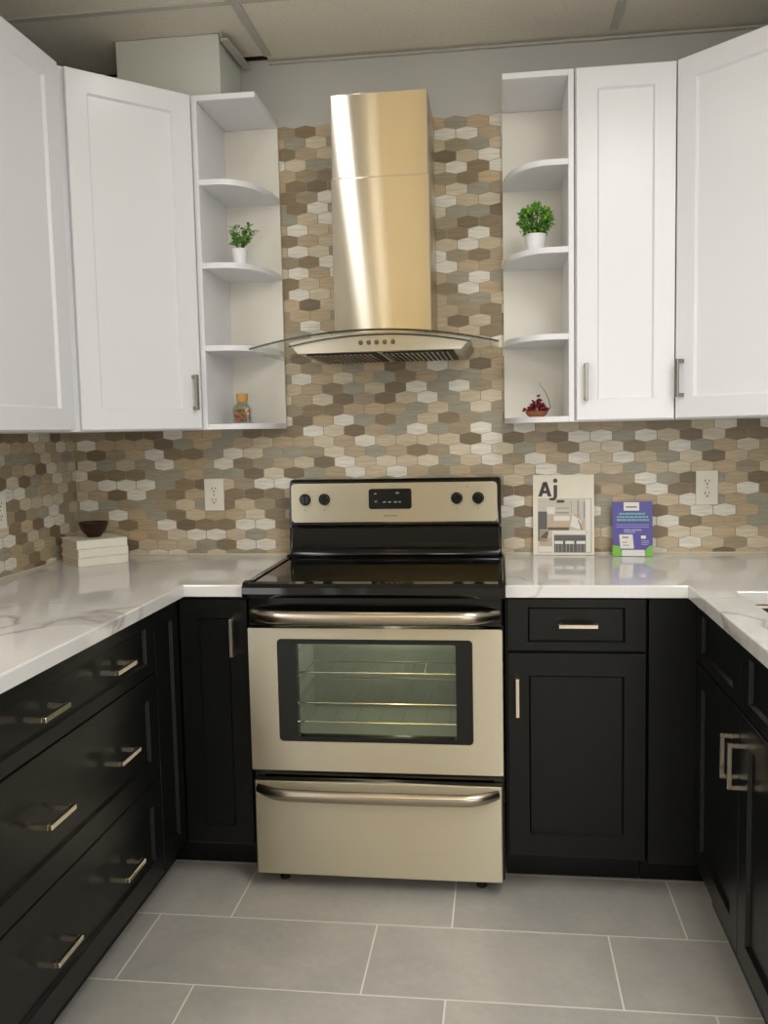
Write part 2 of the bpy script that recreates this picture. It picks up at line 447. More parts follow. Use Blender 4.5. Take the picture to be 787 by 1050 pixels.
# boxed-in chase above the corner cabinet
bm = BM(); box(bm, -.845, -.497, -.245, -.002, UT + .02, ZC - .002); struct('wall_chase', bm, M['chase'])
# caulk bead along the worktop
bm = BM(); box(bm, XL + .001, -.362, -.007, -.001, CT + .0005, CT + .006); struct('trim_%d' % k, bm, M['caulk']); k += 1
bm = BM(); box(bm, .405, XR - .001, -.007, -.001, CT + .0005, CT + .006); struct('trim_%d' % k, bm, M['caulk']); k += 1
bm = BM(); box(bm, XL + .001, XL + .007, -1.75, -.009, CT + .0005, CT + .006); struct('trim_%d' % k, bm, M['caulk']); k += 1

# ------------------------------------------------------------------ base cabinets
TK = .112
def carcass(pts, toe, root, z0=TK, z1=CB - .002):
    bm = BM(); prism(bm, pts, z0, z1); obj('carcass', bm, M['black'], root, world=True)
    bm = BM(); prism(bm, toe, 0.001, z0); obj('toe_kick', bm, M['black'], root, world=True)

# left drawer cabinet (faces +x). local x -> world y, front local y=0 at world x=-.586
yA, yB = -.831, -1.755
r = empty('drawer_cabinet', 'long black base cabinet with three wide drawers along the left wall', 'cabinet', (-.586, (yA + yB) / 2, 0), PI / 2)
carcass([(XL + .004, yA), (-.586, yA), (-.586, yB), (XL + .004, yB)], [(XL + .004, yA), (-.656, yA), (-.656, yB), (XL + .004, yB)], r)
hw = (yA - yB) / 2 - .002
for z0, z1, rz in ((.709, .876, .034), (.411, .705, .060), (.128, .407, .060)):
    d = obj('drawer', shaker(-hw, hw, z0, z1, .056, .020, -.001, rz), M['black'], r)
    for cx in (.175, -.175):
        hz = {.709: .797, .411: .574, .128: .281}[z0]
        obj('handle', pull(cx, hz, -.021 if z0 < .7 else -.021 + .0, False, .108, .048), M['nickel_reflect_bright'], d)
# corner cabinet with two door leaves
r = empty('corner_cabinet', 'black corner base cabinet with two narrow door leaves left of the range', 'cabinet', (-.80, -.40, 0))
carcass([(XL + .004, -.004), (-.352, -.004), (-.352, -.62), (-.586, -.62), (-.586, -.829), (XL + .004, -.829)],
        [(XL + .004, -.004), (-.352, -.004), (-.352, -.503), (-.656, -.503), (-.656, -.829), (XL + .004, -.829)], r)
bm = shaker(-.5625, -.354, .128, .876, .056, .020, -.621)
d = obj('door', bm, M['black'], r, world=True)
obj('handle', pull(-.394, .768, -.641, True, .112, .040), M['nickel_reflect_bright'], d, world=True)
bm = shaker(-.826, -.645, .128, .876, .050, .020, .585)          # built facing -y, then turned to face +x
bmesh.ops.transform(bm, matrix=Matrix.Rotation(PI / 2, 4, 'Z'), verts=bm.verts)
obj('door', bm, M['black'], r, world=True)
# right cabinet: drawer over door
r = empty('base_cabinet', 'black base cabinet with one drawer above one door, right of the range', 'cabinet', (.596, -.62, 0))
carcass([(.399, -.004), (.792, -.004), (.792, -.62), (.399, -.62)], [(.399, -.004), (.792, -.004), (.792, -.503), (.399, -.503)], r)
d = obj('drawer', shaker(.404, .789, .731, .881, .058, .020, -.621, .025), M['black'], r, world=True)
obj('handle', pull(.6, .8085, -.641, False, .108, .036), M['nickel_reflect_bright'], d, world=True)
d = obj('door', shaker(.404, .789, .128, .724, .060, .020, -.621, .064), M['black'], r, world=True)
obj('handle', pull(.4315, .602, -.641, True, .112, .036), M['nickel_reflect_bright'], d, world=True)
# blind corner with its filler
r = empty('corner_filler_cabinet', 'plain black filler panel closing the dark corner beside the sink cabinet', 'cabinet', (1.16, -.31, 0))
carcass([(.795, -.004), (XR - .004, -.004), (XR - .004, -.618), (.795, -.618)], [(.795, -.004), (XR - .004, -.004), (XR - .004, -.503), (.795, -.503)], r)
bm = BM(); box(bm, .796, .941, -.636, -.619, TK + .002, CB - .004, .001); obj('filler_panel', bm, M['black'], r, world=True)
# sink cabinet (faces -x)
yA, yB = -.640, -1.555
r = empty('sink_cabinet', 'black sink base cabinet with two doors and two false drawer fronts on the right', 'cabinet', (.944, (yA + yB) / 2, 0), -PI / 2)
bm = BM()       # open-topped box so the sink can hang inside it
box(bm, .944, 1.52, yA - .018, yA, TK, CB - .002); box(bm, .944, 1.52, yB, yB + .018, TK, CB - .002)
box(bm, .944, .962, yB + .018, yA - .018, TK, CB - .002); box(bm, .962, 1.52, yB + .018, yA - .018, TK, TK + .018)
obj('carcass', bm, M['black'], r, world=True)
bm = BM(); box(bm, .974, 1.52, yB, yA, .001, TK); obj('toe_kick', bm, M['black'], r, world=True)
hw = (yA - yB) / 2
for a, b, hx in ((-hw + .004, -.0015, -.031), (.0015, hw - .002, .036)):
    obj('drawer_front', shaker(a, b, .713, .879, .066, .020, -.001, .032), M['black'], r)
    d = obj('door', shaker(a, b, .128, .708, .066, .020, -.001, .060), M['black'], r)
    obj('handle', pull(hx, .594, -.021, True, .106, .036, .0095), M['nickel_reflect_bright'], d)

# ------------------------------------------------------------------ worktops
def slab(name, pts, label, hole=None):
    bm = BM()
    prism(bm, pts, CB, CT)
    o = obj(name, bm, M['quartz'])
    return o
bm = BM()
prism(bm, [(XL + .003, -.003), (-.353, -.003), (-.353, -.645), (-.543, -.645), (-.543, -1.76), (XL + .003, -1.76)], CB, CT)
bmesh.ops.recalc_face_normals(bm, faces=bm.faces)
es = [e for e in bm.edges if abs(e.verts[0].co.z - CT) < 1e-6 and abs(e.verts[1].co.z - CT) < 1e-6]
bmesh.ops.bevel(bm, geom=es, offset=.004, segments=2, affect='EDGES', profile=.5)
o = obj('worktop', bm, M['quartz']); rebase(o)
tag(o, 'L-shaped white veined worktop with the books on it, left of the range', 'worktop')
bm = BM()
hx0, hx1, hy0, hy1 = 1.006, 1.40, -1.43, -.732
X0, X1, Y0 = .899, XR - .003, -1.57
x_l, y_b, y_f = .4005, -.003, -.645
parts_ = [(x_l, X0, y_f, y_b), (X0, X1, hy1, y_b), (X0, hx0, hy0, hy1), (hx1, X1, hy0, hy1), (X0, X1, Y0, hy0)]
# one welded slab: grid of cells
xs = [x_l, X0, hx0, hx1, X1]; ys = [Y0, hy0, hy1, y_f, y_b]
def filled(i, j):
    cx = (xs[i] + xs[i + 1]) / 2; cy = (ys[j] + ys[j + 1]) / 2
    if cx < X0 and cy < y_f: return False
    if hx0 < cx < hx1 and hy0 < cy < hy1: return False
    return True
V = {}
def vv(i, j, z):
    if (i, j, z) not in V: V[(i, j, z)] = bm.verts.new((xs[i], ys[j], z))
    return V[(i, j, z)]
for i in range(4):
    for j in range(4):
        if not filled(i, j): continue
        bm.faces.new((vv(i, j, CT), vv(i + 1, j, CT), vv(i + 1, j + 1, CT), vv(i, j + 1, CT)))
        bm.faces.new((vv(i, j, CB), vv(i, j + 1, CB), vv(i + 1, j + 1, CB), vv(i + 1, j, CB)))
        for (a, b, ni, nj) in (((i, j), (i + 1, j), i, j - 1), ((i + 1, j), (i + 1, j + 1), i + 1, j), ((i + 1, j + 1), (i, j + 1), i, j + 1), ((i, j + 1), (i, j), i - 1, j)):
            if 0 <= ni < 4 and 0 <= nj < 4 and filled(ni, nj): continue
            bm.faces.new((vv(*a, CB), vv(*b, CB), vv(*b, CT), vv(*a, CT)))
bmesh.ops.recalc_face_normals(bm, faces=bm.faces)
es = [e for e in bm.edges if e.verts[0].co.z > CT - 1e-6 and e.verts[1].co.z > CT - 1e-6 and len(e.link_faces) == 2 and abs(e.link_faces[0].normal.z - e.link_faces[1].normal.z) > .5]
bmesh.ops.bevel(bm, geom=es, offset=.004, segments=2, affect='EDGES', profile=.5)
o = obj('worktop', bm, M['quartz']); rebase(o)
tag(o, 'white veined worktop with the sink cutout, right of the range', 'worktop')
# undermount sink
bm = BM()
a = (hx0 - .008, hx1 + .008, hy0 - .008, hy1 + .008); zt, zb = CB - .0015, .70
outer = [(a[0], a[2]), (a[1], a[2]), (a[1], a[3]), (a[0], a[3])]
ins = lambda q: [(a[0] + q, a[2] + q), (a[1] - q, a[2] + q), (a[1] - q, a[3] - q), (a[0] + q, a[3] - q)]
rings = [(ins(-.02), zt), (ins(0), zt), (ins(.004), zt - .01), (ins(.012), zb + .02), (ins(.03), zb), (ins(.03), zb - .003), (ins(.008), zb + .016), (ins(-.003), zt - .012), (ins(-.02), zt - .003)]
R = [[bm.verts.new((x, y, z)) for x, y in p] for p, z in rings]
for p, q in zip(R, R[1:] + R[:1]):
    if p is R[4]: continue
    for t in range(4): bm.faces.new((p[t], p[(t + 1) % 4], q[(t + 1) % 4], q[t]))
bm.faces.new(R[4]); bm.faces.new(R[5])
o = obj('sink', bm, M['sink']); rebase(o); tag(o, 'steel undermount sink bowl in the right worktop cutout', 'sink')

# ------------------------------------------------------------------ range
HW = .3695
r = empty('electric_range', 'stainless steel and black freestanding electric range with oven', 'range', (RX, -.34, 0))
X = lambda v: RX + v
bm = BM()
zb = .045
for s in (-1, 1): box(bm, *sorted((X(s * HW), X(s * (HW - .03)))), -.632, -.03, zb, .912)
box(bm, X(-HW + .03), X(HW - .03), -.06, -.03, zb, .912)
box(bm, X(-HW + .03), X(HW - .03), -.632, -.06, zb, .06)
box(bm, X(-HW + .03), X(HW - .03), -.632, -.06, .345, .37)
box(bm, X(-HW + .03), X(HW - .03), -.632, -.06, .845, .912)
obj('body', bm, M['enamel'], r, world=True)
# oven cavity liner
bm = BM()
x0, x1, y0, y1, z0, z1 = X(-.30), X(.30), -.622, -.08, .385, .835
quad(bm, (x0, y1, z0), (x1, y1, z0), (x1, y1, z1), (x0, y1, z1)); quad(bm, (x0, y0, z0), (x0, y1, z0), (x0, y1, z1), (x0, y0, z1))
quad(bm, (x1, y0, z0), (x1, y1, z0), (x1, y1, z1), (x1, y0, z1)); quad(bm, (x0, y0, z0), (x1, y0, z0), (x1, y1, z0), (x0, y1, z0))
quad(bm, (x0, y0, z1), (x1, y0, z1), (x1, y1, z1), (x0, y1, z1))
obj('oven_cavity', bm, M['oven_in'], r, world=True)
for z in (.649, .556, .498):
    bm = BM()
    for y in (-.60, -.12): tube(bm, [(X(-.292), y, z), (X(.292), y, z)], .0035, 8)
    for i in range(9):
        x = -.28 + .56 * i / 8; tube(bm, [(X(x), -.592, z + .001), (X(x), -.12, z + .001)], .0008, 5, 1)
    for x in (-.292, .292): tube(bm, [(X(x), -.60, z), (X(x), -.12, z)], .003, 6)
    obj('oven_rack', bm, [M['rack'], M['steel_dark']], r, world=True)
# front fascia behind the handle
bm = BM(); box(bm, X(-HW), X(HW), -.655, -.634, .802, .910, .004, 2); obj('front_fascia', bm, M['enamel'], r, world=True)
# oven door : steel skin with a framed window
hx0, hx1, hz0, hz1 = X(-.282), X(.284), .462, .767
fr = rrect(hx0, hx1, hz0, hz1, .012)
def ring_face(bm, outer, inner, y, mi=0, yo=None):
    o_ = [bm.verts.new((x, y if yo is None else yo, z)) for x, z in outer]; i_ = [bm.verts.new((x, y, z)) for x, z in inner]
    n = len(outer)
    for t in range(n): bm.faces.new((o_[t], o_[(t + 1) % n], i_[(t + 1) % n], i_[t])).material_index = mi
    return o_, i_
def rad_rect(x0, x1, z0, z1, ref, cx, cz):
    """points on a rectangle hit by rays from (cx,cz) through the reference polygon"""
    out = []
    for x, z in ref:
        dx, dz = x - cx, z - cz
        t = min([((x1 if dx > 0 else x0) - cx) / dx if abs(dx) > 1e-9 else 9e9, ((z1 if dz > 0 else z0) - cz) / dz if abs(dz) > 1e-9 else 9e9])
        out.append((cx + dx * t, cz + dz * t))
    return out
DX0, DX1, DZ0, DZ1 = X(-HW + .002), X(HW - .002), .374, .798
outer = rrect(DX0, DX1, DZ0, DZ1, .004)
bm = BM()
yF = -.672
o_, i_ = ring_face(bm, outer, fr, yF)
n = len(outer)
ob = [bm.verts.new((v.co.x, -.636, v.co.z)) for v in o_]; ib = [bm.verts.new((v.co.x, -.666, v.co.z)) for v in i_]
for t in range(n):
    bm.faces.new((o_[t], ob[t], ob[(t + 1) % n], o_[(t + 1) % n])); bm.faces.new((i_[t], i_[(t + 1) % n], ib[(t + 1) % n], ib[t]))
door = obj('oven_door', bm, M['steel'], r, world=True)
bm = BM()
win = rrect(X(-.226), X(.236), .476, .752, .006)
g = .0008
fr2 = rrect(hx0 + g, hx1 - g, hz0 + g, hz1 - g, .012)
o_, i_ = ring_face(bm, fr2, win, -.670)
ib = [bm.verts.new((v.co.x, -.640, v.co.z)) for v in i_]; ob = [bm.verts.new((v.co.x, -.640, v.co.z)) for v in o_]
for t in range(n):
    bm.faces.new((i_[t], i_[(t + 1) % n], ib[(t + 1) % n], ib[t])); bm.faces.new((o_[t], ob[t], ob[(t + 1) % n], o_[(t + 1) % n])); bm.faces.new((ib[t], ib[(t + 1) % n], ob[(t + 1) % n], ob[t]))
obj('window_frame', bm, M['enamel'], door, world=True)
bm = BM(); bm.faces.new([bm.verts.new((x, -.655, z)) for x, z in win]); obj('window_pane', bm, M['oven_glass'], door, world=True)
def bow_handle(zc, ybase, depth, rad, half, sy, drop=0):
    bm = BM(); pts = []; rr = []
    n = 41
    for i in range(n):
        u = -1 + 2 * i / (n - 1)
        e = max(0, (abs(u) - .72) / .28)
        y = ybase - depth * (1 - .18 * u * u) * (1 - e ** 2.2) - .004
        z = zc + drop * e ** 2
        pts.append((X(u * half), y, z)); rr.append(rad * (1 - .25 * e ** 3))
    tube(bm, pts, rr, 14, 0, sy)
    return bm
obj('handle', bow_handle(.838, -.655, .055, .0135, .357, 1.45), M['steel_handle'], door, world=True, smooth=50)
# strip between door and drawer is body; storage drawer
bm = BM(); box(bm, DX0 + .003, DX1 - .003, -.668, -.634, .052, .340, .004, 2)
dr = obj('storage_drawer', bm, M['steel'], r, world=True)
obj('handle', bow_handle(.312, -.667, .040, .012, .352, 1.5, .006), M['steel_handle'], dr, world=True, smooth=50)
for x in (-.30, .30):
    for y in (-.585, -.10):
        bm = BM(); lathe(bm, [(.015, 0), (.015, .012), (.010, .013), (.010, .045)], X(x), y, .0005, 14); obj('foot', bm, M['matt_black'], r, world=True)
# cooktop
bm = BM()
prof = [(-.085, .912), (-.085, .934), (-.125, .934), (-.135, .928), (-.625, .927), (-.655, .932), (-.682, .930), (-.695, .920), (-.697, .902), (-.690, .890), (-.665, .888), (-.660, .912)]
cx0, cx1 = X(-.3745), X(.3745)
prism(bm, prof, cx0 + .016, cx1 - .016, 'x')
# side rims a little prouder than the glass
prim = [(y, z + (.004 if z > .925 else 0)) for y, z in prof]
prism(bm, prim, cx0, cx0 + .016, 'x'); prism(bm, prim, cx1 - .016, cx1, 'x')
top = obj('cooktop', bm, M['cooktop'], r, world=True)
for bx, by, br in ((-.18, -.26, .075), (.18, -.26, .095), (-.18, -.50, .105), (.18, -.50, .075)):
    bm = BM()
    for R0 in (br, br * .62):
        ii = [bm.verts.new((X(bx) + (R0 - .0015) * math.cos(a), by + (R0 - .0015) * math.sin(a), .9282)) for a in [2 * PI * q / 48 for q in range(48)]]
        oo = [bm.verts.new((X(bx) + R0 * math.cos(a), by + R0 * math.sin(a), .9282)) for a in [2 * PI * q / 48 for q in range(48)]]
        for q in range(48): bm.faces.new((ii[q], oo[q], oo[(q + 1) % 48], ii[(q + 1) % 48]))
    obj('burner_ring', bm, M['ring'], top, world=True)
# backguard
bm = BM()
bg = [(-.030, .912), (-.030, 1.180), (-.045, 1.197), (-.080, 1.197), (-.092, 1.188), (-.097, 1.046), (-.101, 1.038), (-.097, 1.030), (-.098, 1.022), (-.099, .958), (-.110, .946), (-.112, .935), (-.084, .9345), (-.084, .912)]
fs = prism(bm, bg, X(-.369), X(.369), 'x')
es = [e for f in fs[:2] for e in f.edges]
bmesh.ops.bevel(bm, geom=es, offset=.010, segments=3, affect='EDGES', profile=.5)
bgd = obj('backguard', bm, M['enamel'], r, world=True, smooth=35)
bm = BM()
pp = rrect(X(-.361), X(.356), 1.048, 1.183, .014)
lo = [bm.verts.new((x, -.0925 - .004 * (1.188 - z) / .142, z)) for x, z in pp]; hi = [bm.verts.new((x, -.097 - .004 * (1.188 - z) / .142, z)) for x, z in pp]
bm.faces.new(lo); bm.faces.new(hi)
for t in range(len(pp)): bm.faces.new((lo[t], lo[(t + 1) % len(pp)], hi[(t + 1) % len(pp)], hi[t]))
pbm = bm
bm = BM(); prism(bm, rrect(X(-.086), X(.063), 1.093, 1.163, .009), -.1035, -.0975, 'y')
for i, (x, z, w) in enumerate(((-.066, 1.144, .008), (-.066, 1.117, .009), (-.036, 1.115, .010), (-.018, 1.115, .010), (.002, 1.115, .010), (.018, 1.115, .008), (.008, 1.146, .012))):
    box(bm, X(x), X(x + w), -.1042, -.1036, z, z + .004, mi=1)
obj('clock_display', bm, [M['enamel'], M['ph_mid']], bgd, world=True)
for kx in (-.3115, -.243, .2185, .2915):
    bm = BM()
    lathe(bm, [(.0205, 0), (.0205, .004), (.0175, .006), (.0165, .020), (.0150, .022)], 0, 0, 0, 28)
    box(bm, -.0042, .0042, -.0165, .0165, .020, .030, .0015)
    bmesh.ops.transform(bm, matrix=Matrix.Translation((X(kx), -.0985, 1.128)) @ Matrix.Rotation(PI / 2, 4, 'X'), verts=bm.verts)
    kn = obj('knob', bm, M['enamel'], bgd, world=True, smooth=40)
bm = pbm                      # small printed ticks round each knob
for kx in (-.3115, -.243, .2185, .2915):
    for q in range(11):
        a = math.radians(-60 + 30 * q)
        cx, cz = X(kx) + .027 * math.cos(a), 1.128 + .027 * math.sin(a)
        box(bm, cx - .001, cx + .001, -.1014, -.1010, cz - .001, cz + .001, mi=1)
    box(bm, X(kx) - .003, X(kx) + .003, -.1014, -.1010, 1.089, 1.093, mi=1)
box(bm, X(.252), X(.257), -.1014, -.1010, 1.164, 1.169, mi=1)
obj('control_panel', bm, [M['steel'], M['ph_mid']], bgd, world=True)
def text_bm(s, size, extr=.0003):
    cu = bpy.data.curves.new('lettering', 'FONT'); cu.body = s; cu.size = size; cu.extrude = extr; cu.align_x = 'CENTER'
    to = bpy.data.objects.new('lettering', cu); C.objects.link(to)
    bpy.context.view_layer.update()
    me = bpy.data.meshes.new_from_object(to.evaluated_get(bpy.context.evaluated_depsgraph_get()))
    b = BM(); b.from_mesh(me); bpy.data.objects.remove(to); bpy.data.meshes.remove(me); bpy.data.curves.remove(cu)
    return b
bm = text_bm('FRIGIDAIRE', .0095)
bmesh.ops.transform(bm, matrix=Matrix.Translation((X(-.0115), -.1012, 1.066)) @ Matrix.Rotation(PI / 2, 4, 'X'), verts=bm.verts)
obj('brand_lettering', bm, M['ph_dark'], bgd, world=True)

# ------------------------------------------------------------------ range hood
r = empty('range_hood', 'stainless steel chimney range hood with a curved glass canopy', 'range hood', (RX, -.15, 1.60))
bm = BM(); box(bm, X(-.1545), X(.1525), -.288, -.004, 2.160, 2.418, .003, 2); obj('upper_chimney', bm, M['steel_hood'], r, world=True)
bm = BM(); box(bm, X(-.1570), X(.1550), -.291, -.004, 1.672, 2.161, .003, 2); obj('lower_chimney', bm, M['steel_hood'], r, world=True)
GC = .012
gz = lambda x: 1.665 - .318 * (x - GC) ** 2
bm = BM(); n = 48; rows = []
for i in range(n + 1):
    x = GC - .376 + .752 * i / n
    # front edge bows out slightly towards the middle
    yf = -.500 + .012 * ((x - GC) / .376) ** 2
    rows.append([bm.verts.new(p) for p in ((x, -.008, gz(x)), (x, yf, gz(x)), (x, yf, gz(x) - .006), (x, -.008, gz(x) - .006))])
for a, b in zip(rows, rows[1:]):
    for t in range(4): bm.faces.new((a[t], a[(t + 1) % 4], b[(t + 1) % 4], b[t])).material_index = 1 if t == 1 else 0
bm.faces.new(rows[0]).material_index = 0; bm.faces.new(rows[-1]).material_index = 0
obj('glass_canopy', bm, [M['glass'], M['glass_edge']], r, world=True)
bm = BM(); n = 36; T, B, TB, BB = [], [], [], []
tz = lambda x: gz(x) - .0066
az = lambda x: min(gz(x) - .0110, 1.6535 - .36 * (x - .027) ** 2)
for i in range(n + 1):
    u = -1 + 2 * i / n
    xt = .027 + .277 * u; xb = .027 + .250 * u
    zt = tz(xt); y = -.462 + .012 * u * u
    T.append(bm.verts.new((xt, y, zt))); B.append(bm.verts.new((xb, y + .004, 1.602)))
    TB.append(bm.verts.new((xt, -.01, zt))); BB.append(bm.verts.new((xb, -.01, 1.602)))
for i in range(n):
    bm.faces.new((T[i], T[i + 1], B[i + 1], B[i])); bm.faces.new((TB[i], BB[i], BB[i + 1], TB[i + 1]))
    bm.faces.new((T[i], TB[i], TB[i + 1], T[i + 1])); bm.faces.new((B[i], B[i + 1], BB[i + 1], BB[i]))
bm.faces.new((T[0], B[0], BB[0], TB[0])); bm.faces.new((T[-1], TB[-1], BB[-1], B[-1]))
body = obj('hood_body', bm, M['steel'], r, world=True)
bm = BM(); pa = []
for i in range(n + 1):
    u = -1 + 2 * i / n; x = .027 + .276 * u; z = az(x); y = -.4640 + .012 * u * u
    pa.append((x, y, z))
for a, b in zip(pa, pa[1:]):
    quad(bm, a, b, (b[0], b[1], b[2] - .0045), (a[0], a[1], a[2] - .0045))
    quad(bm, a, b, (b[0], b[1] + .003, b[2]), (a[0], a[1] + .003, a[2]))
obj('dark_gasket', bm, M['glass_edge'], body, world=True)
for i in range(5):
    bm = BM(); lathe(bm, [(.0068, 0), (.0068, .003), (.0052, .0045)], 0, 0, 0, 18)
    bmesh.ops.transform(bm, matrix=Matrix.Translation((-.025 + .0245 * i, -.4615, 1.628)) @ Matrix.Rotation(PI / 2, 4, 'X'), verts=bm.verts)
    obj('push_button', bm, M['steel_dark'], body, world=True, smooth=40)
for s in (-1, 1):
    bm = BM(); x0 = .027 + (s * .118) - .108; x1 = x0 + .216
    box(bm, x0, x1, -.43, -.09, 1.597, 1.6015, mi=1)
    m_ = 13
    for i in range(m_):
        xa = x0 + .008 + i * (.2 / m_)
        prism(bm, [(xa, 1.5968), (xa + .006, 1.5968), (xa + .0075, 1.5948), (xa + .0015, 1.5948)], -.42, -.10, 'y', 0)
    obj('grease_filter', bm, [M['steel_handle'], M['matt_black']], r, world=True)

# ------------------------------------------------------------------ wall cabinets
def wall_cab(pts, root):
    bm = BM(); prism(bm, pts, UB, UT); obj('carcass', bm, M['white'], root, world=True)
# left wall, straight
r = empty('wall_cabinet', 'white shaker wall cabinet nearest the camera, on the left wall', 'cabinet', (-.88, -.92, UB), PI / 2)
wall_cab([(XL + .003, -.6135), (-.88, -.6135), (-.88, -1.226), (XL + .003, -1.226)], r)
obj('door', shaker(-.304, .284, .004, UT - UB - .004, .078, .020, -.001, .062), M['white'], r)
# left diagonal corner
A, B_ = Vector((-.579, -.305)), Vector((-.88, -.611))
mid = (A + B_) / 2; Ld = (A - B_).length
r = empty('corner_wall_cabinet', 'white diagonal corner wall cabinet beside the shelf with the jar', 'cabinet', (mid.x, mid.y, UB), PI / 4)
wall_cab([(XL + .003, -.003), (A.x, -.003), (A.x, A.y), (B_.x, B_.y), (XL + .003, B_.y)], r)
d = obj('door', shaker(-Ld / 2 + .022, Ld / 2 - .014, .004, UT - UB - .004, .062, .020, -.001), M['white'], r)
obj('handle', pull(Ld / 2 - .040, 1.498 - UB, -.021, True, .112, .030, .011), M['nickel'], d)
# right wall cabinet, straight 12 inch
r = empty('wall_cabinet', 'narrow white shaker wall cabinet on the back wall, right of the hood', 'cabinet', (.772, -.305, UB))
wall_cab([(.6225, -.003), (.9215, -.003), (.9215, -.305), (.6225, -.305)], r)
d = obj('door', shaker(.626, .918, UB + .004, UT - .004, .062, .020, -.306), M['white'], r, world=True)
obj('handle', pull(.653, 1.499, -.326, True, .112, .030, .011), M['nickel'], d, world=True)
# right diagonal corner
A, B_ = Vector((.924, -.305)), Vector((1.229, -.611))
mid = (A + B_) / 2; Ld = (A - B_).length
r = empty('corner_wall_cabinet', 'white diagonal corner wall cabinet cut off by the right photo edge', 'cabinet', (mid.x, mid.y, UB), -PI / 4)
wall_cab([(XR - .003, -.003), (A.x, -.003), (A.x, A.y), (B_.x, B_.y), (XR - .003, B_.y)], r)
d = obj('door', shaker(-Ld / 2 + .014, Ld / 2 - .014, .004, UT - UB - .004, .062, .020, -.001), M['white'], r)
obj('handle', pull(-Ld / 2 + .040, 1.502 - UB, -.021, True, .112, .034, .011), M['nickel'], d)

# open end shelves (quarter-round fronts). s=+1 : side panel on the left, opens to the right
def end_shelf(xs_, xe, s, label):
    r = empty('open_shelf_unit', label, 'shelf', ((xs_ + xe) / 2, -.15, UB))
    t = .017; D = .312
    a, b = sorted((xs_, xs_ + s * t))
    bm = BM(); box(bm, a, b, -D, -.003, UB, UT, .001); obj('side_panel', bm, M['white'], r, world=True)
    xi = xs_ + s * t
    a, b = sorted((xi, xe))
    bm = BM(); box(bm, a, b, -.018, -.003, UB, UT - .0185, .0008); obj('back_panel', bm, M['white_lit_warm'], r, world=True)
    bm = BM(); box(bm, a, b, -D, -.003, UT - .018, UT, .001); obj('top_panel', bm, M['white'], r, world=True)
    for z in (UB, 1.642 - .009, 1.906 - .009, 2.168 - .009):
        bm = BM(); w = abs(xe - xi); pts = [(xi, -.0185), (xi, -D + .004)]
        y1 = -.034
        n = 18
        flat = .25 * w
        for i in range(n + 1):
            u = i / n
            ang = PI / 2 * u
            # flat front that sweeps back to the far edge
            x = flat + (w - flat) * math.sin(ang) ** .95
            y = y1 + (-D + .004 - y1) * (math.cos(ang) ** .85 if u < 1 else 0)
            pts.append((xi + s * x, y))
        pts.append((xe, -.0185))
        prism(bm, pts, z + .0004, z + .018)
        obj('shelf_board', bm, M['white'], r, world=True)
    return r
end_shelf(-.5765, -.368, 1, 'white open end shelf unit left of the hood')
end_shelf(.6200, .406, -1, 'white open end shelf unit right of the hood')

# ------------------------------------------------------------------ outlets
def outlet(loc, rotz, label):
    r = empty('wall_outlet', label, 'outlet', loc, rotz)
    bm = BM(); box(bm, -.037, .037, -.008, -.001, 0, .118, .003, 2); pl = obj('cover_plate', bm, M['plastic'], r)
    for z in (.038, .080):
        bm = BM(); prism(bm, rrect(-.0165, .0165, z - .014, z + .014, .009), -.0095, -.0075, 'y'); rc = obj('receptacle', bm, M['plastic'], r)
        bm = BM(); box(bm, -.0078, -.0052, -.0101, -.0096, z - .002, z + .007); box(bm, .0052, .0078, -.0101, -.0096, z - .001, z + .006)
        prism(bm, [(.003 * math.cos(2 * PI * q / 10), z - .008 + .003 * math.sin(2 * PI * q / 10)) for q in range(10)], -.0101, -.0096, 'y')
        obj('slot', bm, M['slot'], rc)
    bm = BM(); lathe(bm, [(.003, 0), (.0025, .001)], 0, 0, 0, 10)
    bmesh.ops.transform(bm, matrix=Matrix.Translation((0, -.0085, .059)) @ Matrix.Rotation(PI / 2, 4, 'X'), verts=bm.verts)
    obj('screw', bm, M['nickel'], r)
outlet((-.648, 0, 1.084), 0, 'white double wall outlet on the back tiles left of the range')
outlet((1.088, 0, 1.088), 0, 'white double wall outlet on the tiles right of the purple brochure')
outlet((XL, -.536, 1.078), PI / 2, 'white wall outlet on the left wall tiles, cut by the photo edge')

# ------------------------------------------------------------------ plants
def leaf(bm, p, d, up, L, W):
    d = d.normalized(); s = d.cross(up)
    if s.length < 1e-4: s = Vector((1, 0, 0))
    s.normalize(); nrm = s.cross(d)
    pts = [(0, 0, 0), (.35, .5, .05), (.75, .38, .02), (1, 0, -.08), (.75, -.38, .02), (.35, -.5, .05)]
    v = [bm.verts.new(p + d * L * a + s * W * b + nrm * L * c) for a, b, c in pts]
    m = bm.verts.new(p + d * L * .5 - nrm * L * .03)
    for i in range(6): bm.faces.new((v[i], v[(i + 1) % 6], m))
def pot(r, R0, R1, h):
    bm = BM(); lathe(bm, [(R0, 0), (R1, h * .9), (R1 + .0012, h * .9), (R1 + .0012, h), (R1 - .003, h), (R1 - .004, h * .82), (.001, h * .82)], 0, 0, .0006, 28); obj('pot', bm, M['pot'], r, smooth=40)
    bm = BM(); lathe(bm, [(R1 - .0045, h * .825), (.001, h * .86)], 0, 0, .0006, 16, cap=False); obj('soil', bm, M['soil'], r)
zs = 1.906 + .0092
r = empty('potted_plant', 'small leafy plant in a white pot on the left open shelf', 'plant', (-.452, -.245, zs))
pot(r, .0205, .0265, .050)
bm = BM(); bl = BM(); rnd = random.Random(3)
